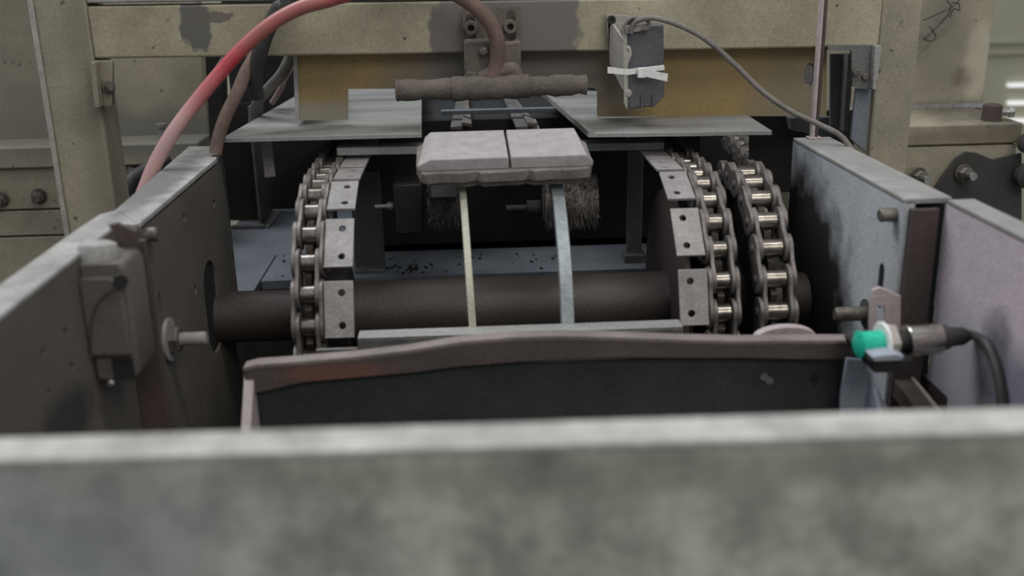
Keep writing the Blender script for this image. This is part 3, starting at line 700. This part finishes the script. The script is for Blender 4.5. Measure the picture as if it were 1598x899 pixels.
# ------------------------------------------------------------------ spray bar on the beam
YS = 1.462
t = thing('air_knife', 'dust-caked blow bar with its clamp bracket and hose hanging from the beam', 'blow bar', P(768, 120, y=1.43))
def slot_y(p, h, r, n=8):
    out = []
    for i in range(n+1): a = PI*i/n; out.append(Vector((p.x+r*math.cos(a), p.y, p.z+h/2+r*math.sin(a))))
    for i in range(n+1): a = PI+PI*i/n; out.append(Vector((p.x+r*math.cos(a), p.y, p.z-h/2+r*math.sin(a))))
    return out
hl = [slot_y(P(734, 46, y=YS), .028, .0065), slot_y(P(797, 40, y=YS), .028, .0065)]
obj('mounting_plate', MB().prism([P(u, v, y=YS) for u, v in ((722, 12), (812, 10), (814, 62), (800, 76), (728, 80), (722, 66))], (0, -.006, 0), hl), M['spray'], t, bev=.0015)
for u, v in ((735, 43), (796, 41)):
    mb = MB(); p = P(u, v, y=YS-.006)
    n = 24; mb.lathe(p, (0, -1, 0), [(0, .0095), (.009, .0095), (.010, .0088), (.010, .0045), (.004, .0045)], 24); obj('socket_screw', mb, M['spray'], t)
    mb = MB(); mb.lathe(p+Vector((0, -.005, 0)), (0, -1, 0), [(0, .0045), (.0008, .0045)], 6); obj('screw_socket', mb, M['black'], t)
obj('clamp_block', MB().prism([P(u, v, y=1.452) for u, v in ((724, 60), (778, 60), (782, 108), (770, 118), (735, 120), (724, 112))], (0, -.03, 0)), M['spray'], t, bev=.004)
obj('saddle', MB().prism([P(u, v, y=1.44) for u, v in ((728, 108), (772, 112), (806, 104), (814, 118), (806, 132), (728, 132), (722, 122))], (0, -.022, 0)), M['spray'], t, bev=.004)
mb = MB(); mb.lathe(P(803, 117, y=1.425), (.3, -1, 0), [(0, .011), (.008, .011), (.010, .009)], 6); obj('pinch_bolt', mb, M['spray'], t, bev=.001)
mb = MB(); mb.lathe(P(756, 80, y=1.42), (-.3, -1, 0), [(0, .006), (.007, .006), (.009, .004)], 6); obj('pinch_bolt', mb, M['spray'], t, bev=.001)
obj('side_lug', MB().prism([P(u, v, y=1.448) for u, v in ((776, 66), (812, 62), (812, 105), (800, 118), (780, 112))], (0, -.016, 0)), M['spray'], t, bev=.003)
a, b = P(622, 141, y=1.415), P(915, 132, y=1.415)
def lump(i): return .0138+.0012*math.sin(i*31)+.0008*math.sin(i*77)
obj('pipe', MB().tube([a.lerp(b, k/24) for k in range(25)], lump, 20, smooth=0), M['spray'], t)
a, b = P(705, 139, y=1.415), P(825, 134, y=1.415)
obj('tee_sleeve', MB().tube([a.lerp(b, k/10) for k in range(11)], lambda s: .0165+.001*math.sin(s*25), 20, smooth=0), M['spray'], t)
obj('elbow', MB().tube([P(750, 122, y=1.42), P(775, 112, y=1.418), P(800, 108, y=1.42), P(806, 120, y=1.42)], .0095, 14), M['spray'], t)
obj('inlet_hose', MB().tube([Vector((-.16, 1.52, 1.8)), Vector((-.13, 1.46, 1.45)), Vector((-.07, 1.41, 1.27))]+[P(u, v, y=y) for u, v, y in ((700, -20, 1.40), (735, 5, 1.40), (762, 32, 1.405), (775, 60, 1.41), (776, 90, 1.415), (770, 120, 1.416))], .0105, 14), M['brownhose'], t)
# end cap
mb = MB(); a = P(622, 141, y=1.415); mb.lathe(a, (-1, 0, 0), [(0, .0148), (.003, .0148), (.004, .012)], 20); obj('end_cap', mb, M['spray'], t)

# ------------------------------------------------------------------ sensor box under the beam
t = thing('sensor_box', 'charcoal sensor box on a zinc bracket under the right half of the beam', 'sensor', P(1000, 120, y=1.43))
f0 = [P(u, v, y=1.405) for u, v in ((977, 42), (1036, 38), (1037, 150), (1022, 166), (982, 170), (977, 160))]
obj('body', MB().prism(f0, (0, .035, 0)), M['boxgrey'], t, bev=.002)
for u in (1000, 1018): obj('rib', MB().prism([P(u, 148, y=1.404), P(u+3, 148, y=1.404), P(u+3, 167, y=1.404), P(u, 169, y=1.404)], (0, -.002, 0)), M['boxgrey'], t)
obj('bracket', MB().prism([P(u, v, y=y) for u, v, y in ((949, 30, 1.45), (953, 34, 1.45), (980, 75, 1.40), (982, 84, 1.40), (976, 100, 1.40), (976, 145, 1.40), (970, 138, 1.405), (951, 100, 1.45))], (.004, 0, 0)), M['bracket'], t, bev=.0006)
obj('bracket_tab', MB().prism([P(u, v, y=1.452) for u, v in ((946, 22), (975, 24), (1012, 30), (1010, 44), (950, 60))], (0, .012, 0)), M['bracket'], t, bev=.001)
obj('top_strap', MB().prism([P(u, v, y=1.402) for u, v in ((972, 42), (1010, 36), (1012, 46), (978, 52))], (0, -.003, 0)), M['bracket'], t, bev=.001)
obj('bracket_edge', MB().prism([P(u, v, y=1.4) for u, v in ((972, 42), (978, 42), (979, 172), (973, 160))], (0, -.003, 0)), M['bracket'], t, bev=.0005)
for u, v in ((954, 31), (985, 33)):
    mb = MB(); mb.lathe(P(u, v, y=1.45), (0, -1, 0), [(0, .006), (.004, .006), (.004, .003), (.002, .003)], 14); obj('screw', mb, M['dark'], t)
mb = MB(); mb.lathe(P(979, 145, y=1.402), (0, -1, 0), [(0, .0055), (.005, .0055), (.006, .004)], 14); obj('screw', mb, M['bracket'], t)
obj('cable', MB().tube([P(u, v, y=y) for u, v, y in ((984, 52, 1.398), (990, 36, 1.395), (1010, 28, 1.39), (1035, 31, 1.385), (1075, 46, 1.38), (1110, 68, 1.375), (1150, 104, 1.37), (1190, 143, 1.36), (1235, 174, 1.35), (1280, 195, 1.34), (1312, 212, 1.33), (1332, 238, 1.32))], .0036, 10), M['greyhose'], t)
obj('cable_loop', MB().tube([P(u, v, y=1.396) for u, v in ((978, 52), (976, 38), (984, 29), (1000, 28), (1012, 34), (1012, 44), (1003, 46))], .0025, 8), M['greyhose'], t)
t = thing('cable_tie', 'white nylon cable tie strapped round the charcoal sensor box', 'cable tie', P(995, 112, y=1.40))
obj('band', MB().prism([P(u, v, y=1.398) for u, v in ((948, 104), (977, 108), (1036, 101), (1037, 109), (978, 117), (948, 114))], (0, -.0016, 0)), M['white'], t)
obj('head', MB().prism([P(u, v, y=1.397) for u, v in ((994, 105), (1006, 105), (1006, 121), (994, 121))], (0, -.007, 0)), M['white'], t, bev=.001)
obj('tail', MB().prism([P(u, v, y=y) for u, v, y in ((1005, 108, 1.392), (1042, 115, 1.38), (1041, 127, 1.38), (1005, 119, 1.392))], (0, -.0016, 0)), M['white'], t)

# thin upright rod by the right
p = P(1288, 216, z=1.0); q = P(1288, 216, z=1.0)
t = thing('upright_rod', 'thin reddish upright rod standing on the right side plate before the beam', 'rod', (.478, p.y, 1.0))
obj('rod', MB().box((.478-.0065, p.y-.004, 1.0), (.478-.001, p.y+.004, 1.5)), M['pink'], t, bev=.001)
obj('rod_back', MB().box((.478-.0008, p.y-.003, 1.0), (.478+.004, p.y+.005, 1.5)), M['brown'], t, bev=.001)
obj('foot_tab', MB().box((.468, p.y-.008, 1.0), (.486, p.y+.008, 1.003)), M['pink'], t, bev=.0006)

# ------------------------------------------------------------------ hoses on the left
def hose(label, pts, r, mt, up=()):
    o = obj('hose', MB().tube([Vector(q) for q in up]+[P(u, v, y=y) for u, v, y in pts], r, 16), M[mt]); return tag(o, label, 'hose')
hose('thick red dust-coated hose arching from the beam down behind the left side plate', [(560, -22, 1.36), (520, -2, 1.36), (470, 12, 1.355), (425, 36, 1.35), (380, 74, 1.345), (340, 118, 1.335), (305, 160, 1.325), (270, 207, 1.31), (245, 250, 1.30), (228, 290, 1.29), (215, 330, 1.28)], .0092, 'red', up=((.16, 1.52, 1.75), (.05, 1.46, 1.45), (-.06, 1.40, 1.29)))
hose('black hose hanging down in front of the beam beside the red hose', [(452, -20, 1.42), (436, 12, 1.42), (416, 50, 1.42), (405, 85, 1.42), (398, 120, 1.425), (400, 150, 1.44)], .0105, 'rubber', up=((-.16, 1.60, 1.8), (-.19, 1.48, 1.5)))
hose('brown dusty hose passing behind the red hose', [(425, 30, 1.44), (402, 80, 1.43), (384, 112, 1.42), (370, 145, 1.41), (352, 182, 1.40), (341, 215, 1.39), (336, 240, 1.385)], .0088, 'brownhose')
hose('dark grey hose looping under the beam behind the guard', [(458, 70, 1.56), (452, 92, 1.56), (438, 118, 1.56), (418, 140, 1.57), (402, 160, 1.6), (396, 190, 1.62)], .0085, 'greyhose')
hose('thin grey hose slanting before the cabinet edge', [(372, 70, 1.6), (352, 92, 1.6), (338, 112, 1.6), (322, 132, 1.61), (300, 165, 1.62)], .006, 'greyhose')
hose('thin pale hose hanging beside the guard panel', [(470, 85, 1.62), (446, 120, 1.62), (440, 136, 1.62), (425, 160, 1.64)], .0045, 'dust_side')
t = thing('valve_block', 'black valve block among the hoses left of the guard', 'valve', P(415, 110, y=1.7))
obj('body', MB().prism([P(u, v, y=1.66) for u, v in ((395, 82), (440, 82), (432, 125), (398, 135))], (0, .04, 0)), M['dark'], t, bev=.002)
obj('stem', MB().prism([P(u, v, y=1.7) for u, v in ((320, 84), (345, 84), (350, 230), (328, 230))], (0, .04, 0)), M['dark'], t, bev=.002)
# coiled dark hose at the foot of the left post
tag(obj('hose', MB().tube([P(u, v, y=y) for u, v, y in ((262, 250, 1.66), (240, 260, 1.64), (222, 270, 1.62), (206, 282, 1.60), (198, 298, 1.59), (192, 330, 1.58))]+[Vector((-.49, 1.58, .6)), Vector((-.49, 1.60, .2)), Vector((-.49, 1.62, .006))], .012, 12), M['rubber']), 'short dark hose end behind the left post foot', 'hose')

# ------------------------------------------------------------------ chute in front of the chains
YH = .97
t = thing('feed_chute', 'dark open steel chute with a bowed worn lip, before the chains', 'chute', (.08, YH, 0))
top = [(380, 576), (400, 571), (470, 566), (560, 558), (640, 548), (720, 535), (800, 528), (880, 526), (960, 528), (1060, 532), (1160, 534), (1260, 533), (1342, 533)]
bot = [(384, 618), (404, 614), (470, 598), (560, 590), (640, 583), (720, 573), (800, 567), (880, 562), (960, 559), (1060, 560), (1160, 560), (1260, 562), (1342, 562)]
rings = []
for (a, b) in zip(top, bot):
    p = P(a[0], a[1], y=YH); q = P(a[0], b[1], y=YH)
    rings.append([Vector((p.x, YH, q.z)), Vector((p.x, YH, p.z-.003)), Vector((p.x, YH+.004, p.z)), Vector((p.x, YH+.016, p.z)), Vector((p.x, YH+.016, q.z))])
obj('lip', MB().strip(rings), M['lip'], t, bev=.0015)
rings = []
for a in top:
    p = P(a[0], a[1], y=YH); rings.append([Vector((p.x, YH-.001, p.z-.002)), Vector((p.x, YH-.001, p.z+.0015)), Vector((p.x, YH+.017, p.z+.0015)), Vector((p.x, YH+.017, p.z-.002))])
obj('lip_edge', MB().strip(rings), M['lipedge'], t)
pl_, pr_2 = P(384, 600, y=YH+.008), P(1345, 560, y=YH+.008)
obj('back_wall', MB().box((pl_.x, YH+.008, 0), (pr_2.x, YH+.013, .85)), M['chute'], t)
obj('side_wall', MB().prism([(pl_.x, YH+.006, .853), (pl_.x, YH-.10, .735), (pl_.x, YH-.10, 0), (pl_.x, YH+.006, 0)], (.010, 0, 0)), M['lipside'], t, bev=.001)
a = P(1313, 562, y=YH+.004); b = P(1345, 548, y=YH+.004)
sw = [(a.x, YH+.006, .845), (b.x, YH+.006, .855), (b.x+.012, YH-.12, .70), (b.x+.012, YH-.12, 0), (b.x, YH+.006, 0), (a.x, YH+.004, 0)]
obj('side_wall', MB().prism([(b.x, YH+.006, .857), (b.x+.006, YH-.05, .79), (b.x+.012, YH-.10, .72), (b.x+.012, YH-.10, 0), (b.x, YH+.006, 0)], (.004, 0, 0)), M['chute_side'], t)
obj('corner_sheet', MB().prism([P(1322, 560, y=.955), P(1345, 562, y=.955), P(1392, 648, y=.955), P(1395, 720, y=.955), P(1310, 720, y=.955), P(1312, 620, y=.955)], (0, .004, 0)), M['chute_side'], t)
for u, v, mt in ((1272, 590, 'black'), (1200, 594, 'steel'), (1192, 588, 'steel')):
    mb = MB(); mb.lathe(P(u, v, y=YH+.008), (0, -1, 0), [(0, .0045), (.002, .004)], 10); obj('rivet', mb, M[mt], t)
# half-round guard
cc = P(1226, 548, y=1.01); pts = []
for i in range(19):
    a = PI*i/18; pts.append(Vector((cc.x+.036*math.cos(a), 1.01, cc.z+.027*math.sin(a)**.55)))
tag(obj('half_round_guard', MB().prism(pts, (0, .012, 0)), M['pink'], bev=.001), 'pale pink half-round guard plate behind the chute lip', 'guard')

# ------------------------------------------------------------------ proximity sensor and bracket
t = thing('sensor_bracket', 'pale slotted bracket plate with a black clamp bar below, holding the sensor', 'bracket', (.41, .95, .86))
hl = [[P(u, v, y=1.0) for u, v in ((1369, 478), (1380, 480), (1381, 502), (1370, 502))]]
obj('slotted_plate', MB().prism([P(u, v, y=1.0) for u, v in ((1362, 452), (1374, 448), (1406, 462), (1405, 560), (1356, 560), (1358, 478))], (0, .004, 0), hl), M['pink'], t, bev=.001)
obj('clamp_bar', MB().prism([P(u, v, y=.89) for u, v in ((1357, 562), (1425, 562), (1420, 582), (1364, 582))], (0, .07, 0)), M['dark'], t, bev=.001)
obj('clamp_top', MB().prism([P(u, v, y=.885) for u, v in ((1360, 557), (1400, 553), (1412, 556), (1408, 563), (1364, 565))], (0, .04, 0)), M['chute_side'], t, bev=.001)
t = thing('proximity_sensor', 'nickel proximity sensor with a teal tip and black gland, at the right side plate', 'sensor', tuple(P(1400, 535, y=.92)))
A = P(1336, 538, y=.915); B = P(1508, 524, y=.925); d = (B-A).normalized()
def at_u(u): return A+(B-A)*((u-1336)/(1508-1336))
def seg(name, u0, u1, r, mt, n=28, prof=None, bev=0):
    a = at_u(u0); L = (at_u(u1)-a).length; mb = MB()
    mb.lathe(a, d, prof(L) if prof else [(0, r*.94), (.001, r), (L-.001, r), (L, r*.94)], n)
    return obj(name, mb, M[mt], t, bev=bev)
seg('tip', 1337, 1378, .0112, 'teal', prof=lambda L: [(0, .0105), (.002, .0138), (.006, .0122), (L, .0125)])
seg('lock_nut', 1379, 1393, .0195, 'bracket', n=6, bev=.0008)
seg('washer', 1374, 1379, .0205, 'white')
seg('thread', 1390, 1414, .0102, 'dark')
seg('barrel', 1412, 1464, .0158, 'chrome')
seg('cable_gland', 1462, 1512, .012, 'rubber', prof=lambda L: [(0, .013), (.010, .012), (.0105, .0098), (L*.8, .009), (L, .0055)])
obj('cable', MB().tube([at_u(1506), P(1524, 523, y=.925)-Vector((.004, 0, 0)), P(1538, 535, x=.488), P(1550, 560, x=.488), P(1560, 600, x=.488), P(1566, 660, x=.488)], .0046, 10), M['rubber'], t)

# rails below the sensor
for (a, b, wd, mt, lb) in (((1400, 578), (1465, 660), .022, 'brown', 'brown rail below the sensor, the one nearer the chute'), ((1440, 572), (1530, 650), .020, 'brown', 'brown rail below the sensor, the one against the pinkish plate')):
    p = P(a[0], a[1], z=.80); q = P(b[0], b[1], z=.80)
    d2 = (q-p).normalized(); q = p+d2*.35; q.y = max(q.y, .56)
    t = thing('support_rail', lb, 'rail', (p+q)/2-Vector((0, 0, .03)))
    obj('bar', MB().prism([p-Vector((wd/2, 0, 0)), p+Vector((wd/2, 0, 0)), q+Vector((wd/2, 0, 0)), q-Vector((wd/2, 0, 0))], (0, 0, -.02)), M['shaft'], t, bev=.001)
    obj('edge', MB().prism([p+Vector((wd/2-.004, 0, 0)), p+Vector((wd/2, 0, 0)), q+Vector((wd/2, 0, 0)), q+Vector((wd/2-.004, 0, 0))], (0, 0, .002)), M['lipedge'], t)
